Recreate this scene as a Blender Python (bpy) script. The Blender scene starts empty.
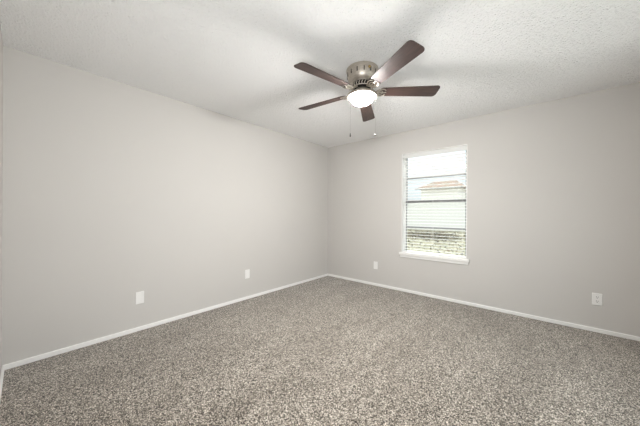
import bpy, bmesh, math, random
from mathutils import Vector, Matrix

# ------------------------------------------------------------------ camera, world, exposure
S = bpy.context.scene
COL = S.collection
PI = math.pi
W, D, H = 3.87, 3.909, 2.455          # room: x 0..W, y -D..0, z 0..H
CAM = Vector((3.065, -3.80, 1.200))
YAW = math.radians(40.7)
cam = bpy.data.cameras.new('camera'); cam.lens = 36 * 254 / 640; cam.sensor_width = 36
cam.clip_start = 0.01
co = bpy.data.objects.new('camera', cam); COL.objects.link(co)
co.location = CAM; co.rotation_euler = (Matrix.Rotation(YAW, 3, 'Z') @ Matrix.Rotation(PI / 2, 3, 'X') @ Matrix.Rotation(math.radians(0.25), 3, 'Z')).to_euler()
S.camera = co
VIEW = Vector((-math.sin(YAW), math.cos(YAW), 0)); RIGHT = Vector((math.cos(YAW), math.sin(YAW), 0))

SKY_STRENGTH = 2.8
LAMP_STRENGTH = 440
world = bpy.data.worlds.new('sky'); S.world = world; world.use_nodes = True
wn = world.node_tree.nodes; wl = world.node_tree.links
wn.clear()
wo = wn.new('ShaderNodeOutputWorld'); bg = wn.new('ShaderNodeBackground')
tc = wn.new('ShaderNodeTexCoord'); sx = wn.new('ShaderNodeSeparateXYZ'); rp = wn.new('ShaderNodeValToRGB')
wl.new(tc.outputs['Generated'], sx.inputs[0]); wl.new(sx.outputs['Z'], rp.inputs[0])
rp.color_ramp.elements[0].position = 0.0; rp.color_ramp.elements[0].color = (0.25, 0.26, 0.27, 1)
rp.color_ramp.elements[1].position = 0.7; rp.color_ramp.elements[1].color = (0.84, 0.92, 1, 1)
wl.new(rp.outputs[0], bg.inputs[0]); bg.inputs[1].default_value = SKY_STRENGTH
wl.new(bg.outputs[0], wo.inputs[0])

S.view_settings.view_transform = 'Standard'; S.view_settings.look = 'None'
S.view_settings.gamma = 1; S.view_settings.use_curve_mapping = False
S.view_settings.exposure = 0.22

# high sun on the far side of the back wall: it strikes the blind's slats and the yard, none falls straight into the room
su = bpy.data.lights.new('sun', 'SUN'); su.energy = 5.5; su.angle = math.radians(0.6); su.color = (1.0, 0.97, 0.92)
suo = bpy.data.objects.new('sun', su); COL.objects.link(suo)
suo.rotation_euler = Vector((0.18, -1.0, -1.45)).to_track_quat('-Z', 'Y').to_euler(); suo.location = (0, 8, 12)

# the photographer's flash, held just above and behind the camera and tilted up
fl = bpy.data.lights.new('camera_flash', 'SPOT'); fl.energy = 95; fl.spot_size = math.radians(132); fl.spot_blend = 1.0
fl.shadow_soft_size = 0.09; fl.color = (0.96, 0.98, 1.0)
fo = bpy.data.objects.new('camera_flash', fl); COL.objects.link(fo)
fo.location = CAM - 0.03 * VIEW + Vector((0, 0, -0.12)); fo.rotation_euler = (PI / 2 + math.radians(14), 0, YAW + math.radians(10))

# daylight comes through the two window openings: sampling portals, they add no light of their own
WX0, WX1, WZ0, WZ1 = 1.462, 2.352, 0.590, 2.117       # window in the back wall
RY0, RY1, RZ0, RZ1 = -3.6, -0.9, 0.3, 2.2         # unseen window added in the right wall, enlarged for its daylight
def portal(loc, rot, sx_, sy_):
    l = bpy.data.lights.new('daylight_portal', 'AREA'); l.shape = 'RECTANGLE'; l.size = sx_; l.size_y = sy_
    l.cycles.is_portal = True
    o = bpy.data.objects.new('daylight_portal', l); COL.objects.link(o); o.location = loc; o.rotation_euler = rot
portal(((WX0 + WX1) / 2, 0.13, (WZ0 + WZ1) / 2), (-PI / 2, 0, 0), WX1 - WX0, WZ1 - WZ0)
portal((W + 0.13, (RY0 + RY1) / 2, (RZ0 + RZ1) / 2), (PI / 2, 0, PI / 2), RY1 - RY0, RZ1 - RZ0)

# ------------------------------------------------------------------ materials
def mat(name, col, rough=0.6, metal=0.0, spec=0.5):
    m = bpy.data.materials.new(name); m.use_nodes = True
    b = m.node_tree.nodes['Principled BSDF']
    b.inputs['Base Color'].default_value = (*col, 1); b.inputs['Roughness'].default_value = rough
    b.inputs['Metallic'].default_value = metal; b.inputs['Specular IOR Level'].default_value = spec
    return m
class N:
    """small helper round a material's node tree"""
    def __init__(s, m): s.t = m.node_tree; s.b = s.t.nodes['Principled BSDF']; s.co = s.t.nodes.new('ShaderNodeTexCoord').outputs['Object']
    def mapping(s, scale=(1, 1, 1), rot=(0, 0, 0)):
        n = s.t.nodes.new('ShaderNodeMapping'); n.inputs['Scale'].default_value = scale; n.inputs['Rotation'].default_value = rot
        s.t.links.new(s.co, n.inputs[0]); return n.outputs[0]
    def noise(s, scale, detail=2, rough=0.5, vec=None, dist=0):
        n = s.t.nodes.new('ShaderNodeTexNoise'); n.inputs['Scale'].default_value = scale; n.inputs['Detail'].default_value = detail
        n.inputs['Roughness'].default_value = rough; n.inputs['Distortion'].default_value = dist
        s.t.links.new(vec or s.co, n.inputs['Vector']); return n.outputs[0]
    def voronoi(s, scale, out='Distance', feature='F1', vec=None):
        n = s.t.nodes.new('ShaderNodeTexVoronoi'); n.feature = feature; n.inputs['Scale'].default_value = scale
        s.t.links.new(vec or s.co, n.inputs['Vector']); return n.outputs[out]
    def ramp(s, f, stops):
        n = s.t.nodes.new('ShaderNodeValToRGB'); e = n.color_ramp.elements
        while len(e) < len(stops): e.new(0.5)
        for k, (p, c) in enumerate(stops): e[k].position = p; e[k].color = (*c, 1) if len(c) == 3 else c
        s.t.links.new(f, n.inputs[0]); return n.outputs[0]
    def mix(s, a, b, fac, mode='MIX'):
        n = s.t.nodes.new('ShaderNodeMix'); n.data_type = 'RGBA'; n.blend_type = mode
        if isinstance(fac, (int, float)): n.inputs[0].default_value = fac
        else: s.t.links.new(fac, n.inputs[0])
        for v, i in ((a, 6), (b, 7)):
            if isinstance(v, tuple): n.inputs[i].default_value = (*v, 1)
            else: s.t.links.new(v, n.inputs[i])
        return n.outputs[2]
    def math(s, a, b, op='ADD'):
        n = s.t.nodes.new('ShaderNodeMath'); n.operation = op
        for v, i in ((a, 0), (b, 1)):
            if isinstance(v, (int, float)): n.inputs[i].default_value = v
            else: s.t.links.new(v, n.inputs[i])
        return n.outputs[0]
    def bump(s, h, strength, dist):
        n = s.t.nodes.new('ShaderNodeBump'); n.inputs['Strength'].default_value = strength; n.inputs['Distance'].default_value = dist
        s.t.links.new(h, n.inputs['Height']); s.t.links.new(n.outputs[0], s.b.inputs['Normal'])
    def color(s, c): s.t.links.new(c, s.b.inputs['Base Color'])
    def rough(s, c): s.t.links.new(c, s.b.inputs['Roughness'])

def wall_mat(name, col):
    m = mat(name, col, 0.75, 0, 0.3); n = N(m)
    n.color(n.mix(n.ramp(n.noise(1.3, 2), [(0.3, tuple(c * 0.98 for c in col)), (0.7, tuple(c * 1.02 for c in col))]), col, 0.5))
    n.bump(n.noise(140, 3), 0.25, 0.002)
    return m
M_WALL = wall_mat('wall_paint', (0.575, 0.555, 0.53))
M_TRIM = mat('white_trim_paint', (0.86, 0.85, 0.83), 0.4); n = N(M_TRIM); n.bump(n.noise(60, 2), 0.08, 0.001)
M_CEIL = mat('ceiling_texture', (0.95, 0.945, 0.94), 0.9, 0, 0.2); n = N(M_CEIL)
lump = n.math(n.ramp(n.voronoi(70, 'Distance', 'SMOOTH_F1', n.mapping()), [(0.1, (1, 1, 1)), (0.55, (0, 0, 0))]),
              n.ramp(n.noise(62, 4, 0.6), [(0.4, (0, 0, 0)), (0.62, (1, 1, 1))]), 'MULTIPLY')
n.bump(n.math(lump, n.noise(130, 3, 0.6), 'ADD'), 0.9, 0.0098)
M_CARPET = mat('carpet_pile', (0.3, 0.27, 0.24), 1.0, 0, 0.05); n = N(M_CARPET)
wob = n.t.nodes.new('ShaderNodeVectorMath'); wob.operation = 'ADD'
wn_ = n.t.nodes.new('ShaderNodeTexNoise'); wn_.inputs['Scale'].default_value = 90; n.t.links.new(n.co, wn_.inputs['Vector'])
wsc = n.t.nodes.new('ShaderNodeVectorMath'); wsc.operation = 'SCALE'; wsc.inputs['Scale'].default_value = 0.008; n.t.links.new(wn_.outputs['Color'], wsc.inputs[0])
n.t.links.new(n.co, wob.inputs[0]); n.t.links.new(wsc.outputs[0], wob.inputs[1])
def tuft(scale):
    sp = n.t.nodes.new('ShaderNodeSeparateColor'); n.t.links.new(n.voronoi(scale, 'Color', 'F1', wob.outputs[0]), sp.inputs[0]); return sp.outputs[0]
grain = n.math(n.math(tuft(240), 0.88, 'MULTIPLY'), n.math(tuft(95), 0.12, 'MULTIPLY'))
fleck = n.ramp(grain, [(0.12, (0.012, 0.010, 0.007)), (0.38, (0.085, 0.071, 0.056)), (0.64, (0.32, 0.28, 0.236)), (0.90, (0.82, 0.74, 0.65))])
tone = n.ramp(n.noise(3.0, 3, 0.6, n.mapping((1.0, 0.35, 1), (0, 0, math.radians(-8)))), [(0.35, (0.80, 0.79, 0.78)), (0.65, (1.0, 1.0, 1.0))])
n.color(n.mix(fleck, tone, 1.0, 'MULTIPLY'))
n.bump(n.noise(170, 3, 0.7), 0.5, 0.005)
n.b.inputs['Sheen Weight'].default_value = 0.6; n.b.inputs['Sheen Roughness'].default_value = 0.35
M_WOOD = mat('walnut_blade', (0.1, 0.05, 0.035), 0.5, 0, 0.55); n = N(M_WOOD)
gr = n.noise(9, 5, 0.6, n.mapping((1, 14, 6)), 0.8)
n.color(n.ramp(gr, [(0.3, (0.022, 0.011, 0.009)), (0.55, (0.046, 0.023, 0.018)), (0.75, (0.075, 0.038, 0.029))]))
M_NICKEL = mat('brushed_nickel', (0.56, 0.51, 0.45), 0.46, 1.0); n = N(M_NICKEL)
n.color(n.ramp(n.noise(30, 3, 0.5, n.mapping((1, 1, 12))), [(0.35, (0.48, 0.43, 0.37)), (0.65, (0.64, 0.59, 0.53))]))
M_CHAIN = mat('dull_chain_metal', (0.16, 0.15, 0.135), 0.7, 0.2); n = N(M_CHAIN); n.bump(n.noise(200), 0.1, 0.001)
M_DARKMETAL = mat('dark_motor_metal', (0.03, 0.027, 0.024), 0.5, 0.6); n = N(M_DARKMETAL); n.bump(n.noise(80), 0.1, 0.001)
M_BRASS = mat('aged_brass', (0.42, 0.30, 0.12), 0.35, 1.0); n = N(M_BRASS); n.bump(n.noise(90), 0.05, 0.001)
M_PLATE = mat('white_plastic', (0.82, 0.81, 0.79), 0.35); n = N(M_PLATE); n.bump(n.noise(40), 0.03, 0.001)
M_SLOT = mat('dark_slot', (0.03, 0.03, 0.03), 0.7); n = N(M_SLOT); n.bump(n.noise(40), 0.03, 0.001)
M_VINYL = mat('white_vinyl', (0.80, 0.80, 0.79), 0.4); n = N(M_VINYL); n.bump(n.noise(30), 0.03, 0.001)
M_SLAT = mat('blind_slat', (0.86, 0.86, 0.85), 0.45); n = N(M_SLAT); n.bump(n.noise(20, 2, 0.5, n.mapping((1, 8, 8))), 0.05, 0.001)
M_FRAME = mat('grey_aluminium_sash', (0.24, 0.24, 0.24), 0.45, 0.3); n = N(M_FRAME); n.bump(n.noise(50), 0.03, 0.001)
M_CORD = mat('white_cord', (0.7, 0.7, 0.68), 0.8); n = N(M_CORD); n.bump(n.noise(300), 0.1, 0.001)

M_BOWL = bpy.data.materials.new('lit_frosted_glass'); M_BOWL.use_nodes = True
b = M_BOWL.node_tree.nodes['Principled BSDF']; b.inputs['Base Color'].default_value = (0.9, 0.88, 0.84, 1); b.inputs['Roughness'].default_value = 0.3
b.inputs['Emission Color'].default_value = (0.985, 0.97, 0.945, 1); b.inputs['Emission Strength'].default_value = LAMP_STRENGTH
M_GLASS = bpy.data.materials.new('window_glass'); M_GLASS.use_nodes = True
t = M_GLASS.node_tree; t.nodes.clear()
o_ = t.nodes.new('ShaderNodeOutputMaterial'); mx = t.nodes.new('ShaderNodeMixShader'); tr = t.nodes.new('ShaderNodeBsdfTransparent'); gl = t.nodes.new('ShaderNodeBsdfGlossy')
tr.inputs[0].default_value = (0.95, 0.97, 0.96, 1); gl.inputs['Roughness'].default_value = 0.02
mx.inputs[0].default_value = 0.06
t.links.new(tr.outputs[0], mx.inputs[1]); t.links.new(gl.outputs[0], mx.inputs[2]); t.links.new(mx.outputs[0], o_.inputs[0])

# ------------------------------------------------------------------ mesh helpers
def box(bm, lo, hi, bevel=0.0):
    r = bmesh.ops.create_cube(bm, size=1)
    vs = r['verts']
    for v in vs:
        v.co = Vector([lo[i] + (v.co[i] + 0.5) * (hi[i] - lo[i]) for i in range(3)])
    if bevel:
        es = list({e for v in vs for e in v.link_edges})
        bmesh.ops.bevel(bm, geom=es, offset=bevel, segments=2, affect='EDGES', profile=0.5)
def lathe(bm, prof, seg=48, center=(0, 0)):
    rings = []
    for r, z in prof:
        if r < 1e-6: rings.append([bm.verts.new((center[0], center[1], z))])
        else: rings.append([bm.verts.new((center[0] + r * math.cos(2 * PI * k / seg), center[1] + r * math.sin(2 * PI * k / seg), z)) for k in range(seg)])
    for a, b_ in zip(rings, rings[1:]):
        for k in range(seg):
            k2 = (k + 1) % seg
            if len(a) == 1 and len(b_) == 1: continue
            if len(a) == 1: bm.faces.new((a[0], b_[k2], b_[k]))
            elif len(b_) == 1: bm.faces.new((a[k], a[k2], b_[0]))
            else: bm.faces.new((a[k], a[k2], b_[k2], b_[k]))
def tube(bm, pts, r, seg=8, caps=True):
    pts = [Vector(p) for p in pts]; rings = []; up = Vector((0, 0, 1))
    rad = r if isinstance(r, (list, tuple)) else [r] * len(pts)
    for i, p in enumerate(pts):
        d = (pts[min(i + 1, len(pts) - 1)] - pts[max(i - 1, 0)]).normalized()
        u = up if abs(d.dot(up)) < 0.95 else Vector((1, 0, 0))
        a = d.cross(u).normalized(); b_ = d.cross(a).normalized()
        rings.append([bm.verts.new(p + rad[i] * (a * math.cos(2 * PI * k / seg) + b_ * math.sin(2 * PI * k / seg))) for k in range(seg)])
    for a, b_ in zip(rings, rings[1:]):
        for k in range(seg): bm.faces.new((a[k], a[(k + 1) % seg], b_[(k + 1) % seg], b_[k]))
    if caps: bm.faces.new(rings[0]); bm.faces.new(rings[-1])
def ball(bm, c, r, sc=(1, 1, 1)):
    res = bmesh.ops.create_uvsphere(bm, u_segments=16, v_segments=10, radius=r)
    for v in res['verts']: v.co = Vector((v.co.x * sc[0], v.co.y * sc[1], v.co.z * sc[2])) + Vector(c)
def prism(bm, outline, z0, z1, bevel=0.0):
    lo = [bm.verts.new((x, y, z0)) for x, y in outline]; hi = [bm.verts.new((x, y, z1)) for x, y in outline]
    f = [bm.faces.new(lo), bm.faces.new(hi)]; nn = len(outline)
    for k in range(nn): bm.faces.new((lo[k], lo[(k + 1) % nn], hi[(k + 1) % nn], hi[k]))
    if bevel:
        es = [e for ff in f for e in ff.edges]
        bmesh.ops.bevel(bm, geom=es, offset=bevel, segments=2, affect='EDGES', profile=0.5)
def mk(name, bm, m, parent=None, loc=(0, 0, 0), rot=(0, 0, 0), smooth=False):
    bmesh.ops.recalc_face_normals(bm, faces=bm.faces)
    me = bpy.data.meshes.new(name); bm.to_mesh(me); bm.free()
    me.materials.append(m)
    if smooth:
        me.shade_smooth()
        me.set_sharp_from_angle(angle=math.radians(40))
    o = bpy.data.objects.new(name, me); COL.objects.link(o)
    o.location = loc; o.rotation_euler = rot
    if parent: o.parent = parent
    return o
def struct(name, bm, m, parent=None, smooth=False):
    o = mk(name, bm, m, parent, smooth=smooth)
    if parent is None: o['kind'] = 'structure'
    return o
def thing(name, label, cat, loc=(0, 0, 0), rot=(0, 0, 0), group=None):
    o = bpy.data.objects.new(name, None); COL.objects.link(o); o.location = loc; o.rotation_euler = rot
    o.empty_display_size = 0.1; o['label'] = label; o['category'] = cat
    if group: o['group'] = group
    return o
B = bmesh.new

# ------------------------------------------------------------------ room shell
T = 0.14
bm = B(); box(bm, (-T, -D - T, -0.12), (W + T, T, 0)); struct('floor', bm, M_CARPET)
bm = B(); box(bm, (-T, -D - T, H), (W + T, T, H + 0.12)); struct('ceiling', bm, M_CEIL)
bm = B(); box(bm, (-T, -D - T, 0), (0, T, H)); struct('wall_left', bm, M_WALL)
def wall_hole(name, p, q0, q1, a0, a1, z0, z1, axis):
    """wall slab from p[0] to p[1] across, q0..q1 along, with one opening"""
    bm = B()
    for (s0, s1, t0, t1) in ((q0, a0, 0, H), (a1, q1, 0, H), (a0, a1, 0, z0), (a0, a1, z1, H)):
        if axis == 'x': box(bm, (s0, p[0], t0), (s1, p[1], t1))
        else: box(bm, (p[0], s0, t0), (p[1], s1, t1))
    struct(name, bm, M_WALL)
wall_hole('wall_back', (0, T), 0, W, WX0, WX1, WZ0, WZ1, 'x')
wall_hole('wall_right', (W, W + T), -D - T, T, RY0, RY1, RZ0, RZ1, 'y')
bm = B(); box(bm, (0, -D - T, 0), (W, -D, H)); struct('wall_front', bm, M_WALL)
BH, BT = 0.041, 0.013
def base(name, lo, hi):
    bm = B(); box(bm, lo, hi, 0.004); struct(name, bm, M_TRIM)
base('baseboard_left', (0, -D, 0), (BT, 0, BH))
base('baseboard_back', (BT, -BT, 0), (W - BT, 0, BH))
base('baseboard_right', (W - BT, -D, 0), (W, 0, BH))
base('baseboard_front', (BT, -D, 0), (W - BT, -D + BT, BH))

# ------------------------------------------------------------------ windows
def make_window(name, w, z0, z1, place):
    """local frame: x along the wall 0..w, y outwards from the inner wall face, z up"""
    root = bpy.data.objects.new(name, None); COL.objects.link(root); root['kind'] = 'structure'
    root.location, root.rotation_euler = place
    h = z1 - z0; Y0, Y1 = 0.095, 0.135; fw = 0.028; mid = z0 + h * 0.515
    bm = B()
    box(bm, (0, Y0, z0), (fw, Y1, z1)); box(bm, (w - fw, Y0, z0), (w, Y1, z1))
    box(bm, (fw, Y0, z0), (w - fw, Y1, z0 + fw)); box(bm, (fw, Y0, z1 - fw), (w - fw, Y1, z1))
    mk('window_frame', bm, M_VINYL, root)
    bm = B(); box(bm, (fw, Y0 - 0.008, mid - 0.019), (w - fw, Y1 - 0.006, mid + 0.019), 0.003)
    box(bm, (w / 2 - 0.03, Y0 - 0.018, mid - 0.006), (w / 2 + 0.03, Y0 - 0.008, mid + 0.008), 0.002)
    mk('meeting_rail', bm, M_FRAME, root)
    for s0, s1, yy in ((z0 + fw, mid - 0.019, Y0 + 0.01), (mid + 0.019, z1 - fw, Y0 + 0.022)):
        bm = B(); sw = 0.012
        box(bm, (fw, yy, s0), (fw + sw, yy + 0.012, s1)); box(bm, (w - fw - sw, yy, s0), (w - fw, yy + 0.012, s1))
        c = (s0 + s1) / 2
        box(bm, (fw + sw, yy, c - 0.012), (w - fw - sw, yy + 0.012, c + 0.012))
        sash = mk('sash', bm, M_FRAME, root)
        bm = B(); box(bm, (fw, yy + 0.004, s0), (w - fw, yy + 0.008, s1)); mk('glass_pane', bm, M_GLASS, sash)
    # painted liners of the reveal and the sill board with its lip
    bm = B(); box(bm, (0, 0, z0 - 0.0), (0.006, Y0, z1)); box(bm, (w - 0.006, 0, z0), (w, Y0, z1)); box(bm, (0.006, 0, z1 - 0.006), (w - 0.006, Y0, z1))
    mk('reveal_lining', bm, M_TRIM, root)
    bm = B(); box(bm, (0.006, -0.001, z0), (w - 0.006, Y0, z0 + 0.014)); box(bm, (-0.03, -0.034, z0 - 0.024), (w + 0.03, -0.0005, z0 + 0.014), 0.005)
    box(bm, (-0.018, -0.016, z0 - 0.062), (w + 0.018, -0.0005, z0 - 0.024), 0.003)
    mk('window_sill', bm, M_TRIM, root)
    return root
make_window('window_1', WX1 - WX0, WZ0, WZ1, ((WX0, 0, 0), (0, 0, 0)))
make_window('added_window', RY1 - RY0, RZ0, RZ1, ((W, RY1, 0), (0, 0, -PI / 2)))  # out of view, put in so more daylight reaches the left wall

# horizontal blind hung in the window opening
wb = thing('window_blind', 'white horizontal slatted blind lowered inside the window opening', 'blind', ((WX0 + WX1) / 2, 0.045, WZ0 + 0.014))
bw = (WX1 - WX0) / 2 - 0.012; top = WZ1 - WZ0 - 0.022
bm = B(); box(bm, (-bw, -0.025, top - 0.045), (bw, 0.025, top), 0.003); mk('headrail', bm, M_SLAT, wb)
bm = B(); box(bm, (-bw - 0.003, -0.036, top - 0.068), (bw + 0.003, -0.026, top), 0.003); mk('valance', bm, M_CORD, wb)
bm = B(); box(bm, (-bw, -0.024, 0.0), (bw, 0.024, 0.018), 0.005); mk('bottom_rail', bm, M_SLAT, wb)
slats = B(); z = 0.052
while z < top - 0.07:
    tilt = math.radians(-4); n5 = 4; rows = []
    for k in range(n5 + 1):
        u = -0.0245 + 0.049 * k / n5; cz = 0.003 * (1 - (u / 0.0245) ** 2)
        y_ = u * math.cos(tilt); z_ = z + u * math.sin(tilt) + cz
        rows.append([slats.verts.new((x, y_, zz)) for x in (-bw, bw) for zz in (z_, z_ + 0.0028)])
    for a, b_ in zip(rows, rows[1:]):
        slats.faces.new((a[0], a[2], b_[2], b_[0])); slats.faces.new((a[1], b_[1], b_[3], a[3]))
        slats.faces.new((a[0], b_[0], b_[1], a[1])); slats.faces.new((a[2], a[3], b_[3], b_[2]))
    for a in (rows[0], rows[-1]): slats.faces.new((a[0], a[1], a[3], a[2]))
    z += 0.0435
mk('slats', slats, M_SLAT, wb)
for x in (-bw + 0.05, 0, bw - 0.05):
    bm = B()
    for y_ in (-0.0262, 0.0262): tube(bm, [(x, y_, 0.01), (x, y_, top - 0.04)], 0.0012, 6)
    mk('ladder_cord', bm, M_CORD, wb)

# ------------------------------------------------------------------ outside
M_LAWN = mat('dry_grass', (0.3, 0.3, 0.2), 0.95, 0, 0.1); n = N(M_LAWN)
n.color(n.mix(n.ramp(n.noise(1.6, 4, 0.65), [(0.35, (0.24, 0.235, 0.165)), (0.62, (0.32, 0.30, 0.22))]), n.ramp(n.noise(9, 3), [(0.35, (0.5, 0.45, 0.4)), (0.6, (1, 1, 1))]), 0.8, 'MULTIPLY'))
n.bump(n.noise(40, 4), 0.6, 0.03)
M_SIDING = mat('pale_siding', (0.84, 0.81, 0.76), 0.7); n = N(M_SIDING)
wv = n.t.nodes.new('ShaderNodeTexWave'); wv.wave_type = 'BANDS'; wv.bands_direction = 'Z'; wv.wave_profile = 'SAW'; wv.inputs['Scale'].default_value = 1.6
n.t.links.new(n.co, wv.inputs[0]); n.bump(wv.outputs[1], 0.3, 0.03)
M_SHINGLE = mat('grey_shingle', (0.44, 0.44, 0.46), 0.9); n = N(M_SHINGLE); n.color(n.ramp(n.noise(6, 4), [(0.3, (0.36, 0.36, 0.39)), (0.7, (0.5, 0.5, 0.52))]))
M_BRICK = mat('tan_brick', (0.42, 0.26, 0.15), 0.85); n = N(M_BRICK)
bk = n.t.nodes.new('ShaderNodeTexBrick'); bk.inputs['Scale'].default_value = 2.2; bk.inputs['Color1'].default_value = (0.15, 0.09, 0.055, 1); bk.inputs['Color2'].default_value = (0.20, 0.125, 0.08, 1); bk.inputs['Mortar'].default_value = (0.2, 0.16, 0.13, 1)
n.t.links.new(n.mapping((1, 1, 1), (PI / 2, 0, 0)), bk.inputs[0]); n.color(bk.outputs[0])
M_LEAF = mat('dry_leaf', (0.22, 0.15, 0.07), 0.8); n = N(M_LEAF); n.color(n.ramp(n.noise(3.5, 3), [(0.35, (0.03, 0.025, 0.015)), (0.5, (0.08, 0.07, 0.03)), (0.66, (0.13, 0.085, 0.045))]))
GZ = -0.15
bm = B(); box(bm, (-40, T + 0.01, GZ - 0.2), (14, 45, GZ)); g_ = struct('ground', bm, M_LAWN)
M_CONC = mat('bounce_concrete', (0.62, 0.61, 0.58), 0.85); n = N(M_CONC); n.color(n.ramp(n.noise(3, 4), [(0.3, (0.56, 0.55, 0.52)), (0.7, (0.67, 0.66, 0.63))]))
bm = B(); box(bm, (W + T + 0.02, -7, GZ), (10, T + 0.02, GZ + 0.06)); struct('bounce_slab', bm, M_CONC)  # unseen pale slab, added to bounce sunlight up through the right opening onto the ceiling
def cpt(u, y):
    """point on the plane y = const seen at photo column u (x only)"""
    a = (u - 320) / 254; d_ = VIEW + a * RIGHT; t_ = (y - CAM.y) / d_.y
    return CAM.x + t_ * d_.x, t_
HY, FY = 24.0, 18.0
fx0, fx1 = cpt(370, FY)[0], cpt(520, FY)[0]
fence = thing('garden_fence', 'pale white board fence at the end of the yard, seen through the blind', 'fence', ((fx0 + fx1) / 2, FY, GZ))
fh, fw_ = 2.36, (fx1 - fx0) / 2
bm = B(); box(bm, (-fw_, 0, 0.04), (fw_, 0.04, fh)); mk('board_panel', bm, M_SIDING, fence)
bm = B(); box(bm, (-fw_, -0.02, fh), (fw_, 0.06, fh + 0.05)); mk('cap_rail', bm, M_SIDING, fence)
nx = 7
for k in range(nx):
    x = -fw_ + 2 * fw_ * k / (nx - 1)
    bm = B(); box(bm, (x - 0.06, 0.041, 0), (x + 0.06, 0.16, fh)); mk('post', bm, M_SIDING, fence)
xl, tl = cpt(421, HY); xr, tr_ = cpt(458, HY)
house = thing('neighbour_house', 'white house with a tan hip roof beyond the fence, seen through the blind', 'house', ((xl + xr) / 2, HY, GZ))
hw = (xr - xl) / 2; wz = CAM.z + 24.5 * tl / 254 - GZ; rz = CAM.z + 34 * tl / 254 - GZ
bm = B(); box(bm, (-hw, 0, 0), (hw, 5, wz)); mk('wall', bm, M_SIDING, house)
bm = B(); e = 0.45
q = [bm.verts.new(p_) for p_ in ((-hw - e, -e, wz), (hw + e, -e, wz), (hw + e, 5 + e, wz), (-hw - e, 5 + e, wz), (-hw * 0.55, 2.5, rz), (hw * 0.55, 2.5, rz))]
for f_ in ((0, 1, 5, 4), (2, 3, 4, 5), (1, 2, 5), (3, 0, 4), (3, 2, 1, 0)): bm.faces.new([q[i] for i in f_])
mk('roof', bm, M_BRICK, house)
bm = B(); box(bm, (-hw - e - 0.05, -e - 0.05, wz - 0.1), (hw + e + 0.05, -e + 0.08, wz + 0.04)); mk('gutter', bm, M_SHINGLE, house)
# leaf litter and low growth on the ground outside: nobody could count it
rnd = random.Random(4)
bm = B()
for k in range(3600):
    y = rnd.gauss(12, 1.3) if k % 5 else rnd.uniform(4.0, 15); u = rnd.gauss(430, 16) if k % 5 else rnd.uniform(392, 480); x = cpt(u, y)[0] + rnd.gauss(0, 0.1)
    s = rnd.uniform(0.03, 0.09); a = rnd.uniform(0, 2 * PI); zc = GZ + abs(rnd.gauss(0, 0.05))
    ex = Vector((math.cos(a), math.sin(a), rnd.uniform(-0.4, 0.9))) * s; ey = Vector((-math.sin(a), math.cos(a), rnd.uniform(-0.2, 0.4))) * s * 0.5
    c = Vector((x, y, zc + 0.03))
    vs = [bm.verts.new(c - ex), bm.verts.new(c + ey), bm.verts.new(c + ex), bm.verts.new(c - ey)]
    bm.faces.new(vs)
lf = mk('leaf_litter', bm, M_LEAF); lf['kind'] = 'stuff'; lf['label'] = 'dry leaves and low growth scattered over the ground outside the window'; lf['category'] = 'leaves'

# ------------------------------------------------------------------ wall plates
def plate(name, label, cat, loc, rotz, style, group=None):
    root = thing(name, label, cat, loc, (0, 0, rotz), group)      # local: x along the wall, -y into the room
    bm = B(); box(bm, (-0.0365, -0.0065, -0.061), (0.0365, 0, 0.061), 0.004); pl = mk('cover_plate', bm, M_PLATE, root)
    zz = (0.021, -0.021)
    for z_ in ((0,) if style == 'duplex' else (0.048, -0.048)):
        bm = B()
        ring = bmesh.ops.create_cone(bm, cap_ends=True, segments=12, radius1=0.003, radius2=0.003, depth=0.002)
        for v in ring['verts']: v.co = Vector((v.co.x, v.co.z - 0.0072, v.co.y + z_))
        mk('screw', bm, M_PLATE, root)
    if style == 'duplex':
        for z_ in zz:
            bm = B()
            o8 = [(0.0165 * math.cos(2 * PI * k / 20), max(-0.0135, min(0.0135, 0.0165 * math.sin(2 * PI * k / 20)))) for k in range(20)]
            lo = [bm.verts.new((x, -0.0062, z_ + q)) for x, q in o8]; hi = [bm.verts.new((x, -0.0085, z_ + q)) for x, q in o8]
            bm.faces.new(hi); bm.faces.new(lo)
            for k in range(20): bm.faces.new((lo[k], lo[(k + 1) % 20], hi[(k + 1) % 20], hi[k]))
            so = mk('socket', bm, M_PLATE, root)
            bm = B()
            box(bm, (-0.008, -0.0089, z_ - 0.001), (-0.0048, -0.0084, z_ + 0.0095)); box(bm, (0.0048, -0.0089, z_), (0.008, -0.0084, z_ + 0.0085))
            box(bm, (-0.003, -0.0089, z_ - 0.0105), (0.003, -0.0084, z_ - 0.005))
            mk('slots', bm, M_SLOT, so)
    if style == 'rocker':
        bm = B(); box(bm, (-0.0168, -0.0085, -0.0335), (0.0168, -0.006, 0.0335), 0.0015); mk('insert', bm, M_PLATE, root)
plate('blank_plate', 'white blank cover plate low on the left wall, nearer the camera', 'wall plate', (0, -3.036, 0.333), PI / 2, 'blank')
plate('wall_outlet', 'small white wall plate low on the left wall near the far corner', 'wall plate', (0, -1.782, 0.349), PI / 2, 'rocker')
plate('wall_outlet', 'small white wall plate on the back wall between corner and window', 'wall plate', (1.021, 0, 0.337), 0, 'rocker')
plate('electrical_outlet', 'white duplex outlet with dark slots, right of the window', 'outlet', (3.52, 0, 0.335), 0, 'duplex')

# ------------------------------------------------------------------ ceiling fan
FP = CAM + 2.225 * VIEW + 0.364 * RIGHT
fan = thing('ceiling_fan', 'five-bladed ceiling fan with dark wood blades, nickel body and lit bowl', 'ceiling fan', (FP.x, FP.y, H))
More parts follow.
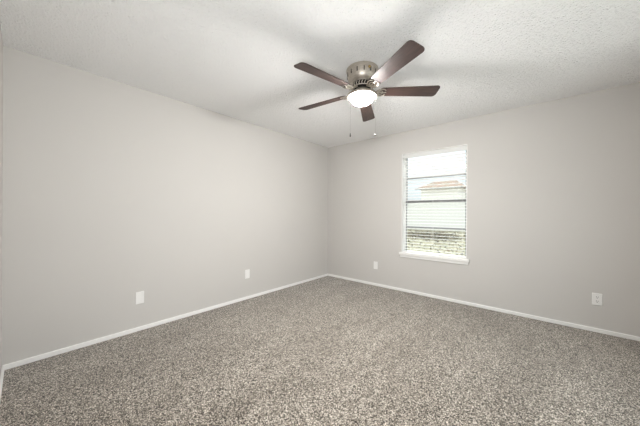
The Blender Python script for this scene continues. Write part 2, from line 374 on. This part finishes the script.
# local z = 0 at the ceiling, negative downwards
bm = B()
lathe(bm, [(0, 0), (0.134, 0), (0.138, -0.004), (0.138, -0.016), (0.133, -0.020), (0.131, -0.05), (0.124, -0.085), (0.108, -0.108), (0.088, -0.120), (0, -0.120)], 64)
housing = mk('motor_housing', bm, M_NICKEL, fan, smooth=True)
for k in range(14):
    bm = B(); box(bm, (0.118, -0.004, -0.070), (0.1335, 0.004, -0.034), 0.002)
    mk('vent_slot', bm, M_DARKMETAL, housing, rot=(0, 0, 2 * PI * k / 14))
bm = B()
ang = YAW - PI / 2 + 0.30
c = Vector((0.1315 * math.cos(ang), 0.1315 * math.sin(ang), -0.042))
ball(bm, c, 0.012, (1, 1, 1)); mk('reversing_switch', bm, M_BRASS, housing, smooth=True)
# pierced scroll ring under the housing with the dark motor behind it
bm = B(); lathe(bm, [(0, -0.118), (0.072, -0.118), (0.078, -0.135), (0.074, -0.168), (0.05, -0.176), (0, -0.176)], 48)
mk('motor_core', bm, M_DARKMETAL, fan, smooth=True)
bm = B()
for rr, zz in ((0.097, -0.124), (0.088, -0.163)):
    tube(bm, [(rr * math.cos(2 * PI * k / 64), rr * math.sin(2 * PI * k / 64), zz) for k in range(65)], 0.0042, 8, False)
for k in range(25):
    a = 2 * PI * k / 25
    pts = []
    for q in range(9):
        w_ = q / 8; rr = 0.097 - 0.009 * w_ + 0.006 * math.sin(PI * w_); aa = a + 0.05 * math.sin(2 * PI * w_)
        pts.append((rr * math.cos(aa), rr * math.sin(aa), -0.124 - 0.039 * w_))
    tube(bm, pts, 0.0036, 6)
mk('scroll_ring', bm, M_NICKEL, fan, smooth=True)
bm = B()
lathe(bm, [(0, -0.174), (0.056, -0.174), (0.060, -0.180), (0.060, -0.205), (0.075, -0.212), (0.118, -0.218), (0.130, -0.224), (0.133, -0.234), (0.130, -0.243), (0.120, -0.246), (0.1, -0.24), (0, -0.236)], 64)
light = mk('light_kit', bm, M_NICKEL, fan, smooth=True)
bm = B()
prof = [(0.098 * math.cos(t_ * PI / 2 / 12), -0.246 - 0.064 * math.sin(t_ * PI / 2 / 12)) for t_ in range(13)]
lathe(bm, prof, 48); mk('glass_bowl', bm, M_BOWL, light, smooth=True)

R_TIP, ZB = 0.674, -0.195
def blade_outline():
    r0, r1, w0, w1, cr = 0.150, R_TIP, 0.050, 0.068, 0.030
    pts = []
    def arc(cx, cy, rx, a0, a1, n_=7):
        for k in range(n_ + 1):
            a = a0 + (a1 - a0) * k / n_; pts.append((cx + rx * math.cos(a), cy + rx * math.sin(a)))
    arc(r1 - cr, w1 - cr, cr, 0, PI / 2); arc(r0 + 0.028, w0 - 0.028, 0.028, PI / 2, PI)
    arc(r0 + 0.028, -w0 + 0.028, 0.028, PI, 1.5 * PI); arc(r1 - cr, -w1 + cr, cr, 1.5 * PI, 2 * PI)
    return pts
PITCH = math.radians(-13)
blade_me = iron_me = screws_me = None
PH = YAW + math.radians(2.0)
for k, (da, lift) in enumerate(((0, 2.0), (2.0, 0.6), (0, 0), (0, 0), (0, -0.6))):
    a = math.radians(da) + PH - k * 2 * PI / 5
    if blade_me is None:
        bm = B(); prism(bm, blade_outline(), -0.003, 0.003, 0.0012)
        bl = mk('blade', bm, M_WOOD, fan); blade_me = bl.data
        bm = B()
        # arm from the hub, then a pierced scroll plate carrying the blade
        tube(bm, [(0.070, 0, 0.030), (0.092, 0, 0.020), (0.112, 0, 0.002), (0.132, 0, -0.008)], [0.010, 0.009, 0.009, 0.008], 10)
        for s in (-1, 1):
            tube(bm, [(0.118, s * 0.004, -0.004), (0.128, s * 0.022, -0.008), (0.146, s * 0.038, -0.008), (0.170, s * 0.045, -0.0075), (0.192, s * 0.040, -0.0075), (0.204, s * 0.026, -0.0075)], [0.006, 0.006, 0.0055, 0.005, 0.0045, 0.004], 8)
            tube(bm, [(0.128, s * 0.004, -0.008), (0.142, s * 0.018, -0.008), (0.160, s * 0.024, -0.0075), (0.176, s * 0.018, -0.0075), (0.180, s * 0.008, -0.0075)], [0.005, 0.005, 0.0045, 0.004, 0.004], 8)
        tube(bm, [(0.128, 0, -0.008), (0.165, 0, -0.0075), (0.205, 0, -0.0075)], [0.006, 0.005, 0.004], 8)
        ir = mk('blade_iron', bm, M_NICKEL, fan, smooth=True); iron_me = ir.data
        bm = B(); ball(bm, (0, 0, 0), 0.0062, (1, 1, 0.6)); scr = [mk('screw', bm, M_NICKEL, ir, smooth=True)]; screws_me = scr[0].data
        for q in range(2): o = scr[0].copy(); COL.objects.link(o); scr.append(o)
    else:
        bl = bpy.data.objects.new('blade', blade_me); ir = bpy.data.objects.new('blade_iron', iron_me); scr = [bpy.data.objects.new('screw', screws_me) for q in range(3)]
        for o in [bl, ir] + scr: COL.objects.link(o)
        bl.parent = fan; ir.parent = fan
        for o in scr: o.parent = ir
    for o, (x_, y_) in zip(scr, ((0.2, 0.028), (0.2, -0.028), (0.207, 0))): o.location = (x_, y_, -0.0065)
    mtx = Matrix.Translation((0, 0, ZB)) @ Matrix.Rotation(a, 4, 'Z') @ Matrix.Rotation(math.radians(-lift), 4, 'Y') @ Matrix.Rotation(PITCH, 4, 'X')
    bl.matrix_local = mtx; ir.matrix_local = mtx
ch = Vector((RIGHT.x, RIGHT.y, 0))
for s, fobz in ((-1, -0.594), (1, -0.594)):
    p = ch * (0.1 if s > 0 else -0.111) + Vector((-VIEW.x, -VIEW.y, 0)) * 0.079
    bm = B(); tube(bm, [(p.x, p.y, -0.236), (p.x, p.y, fobz + 0.01)], 0.0004, 6)
    pc = mk('pull_chain', bm, M_CHAIN, fan)
    bm = B()
    if s < 0: lathe(bm, [(0, fobz + 0.014), (0.003, fobz + 0.012), (0.0045, fobz - 0.006), (0.0055, fobz - 0.014), (0, fobz - 0.017)], 14, (p.x, p.y)); mk('fob', bm, M_DARKMETAL, pc, smooth=True)
    else: ball(bm, (p.x, p.y, fobz), 0.0085); mk('fob', bm, M_CHAIN, pc, smooth=True)
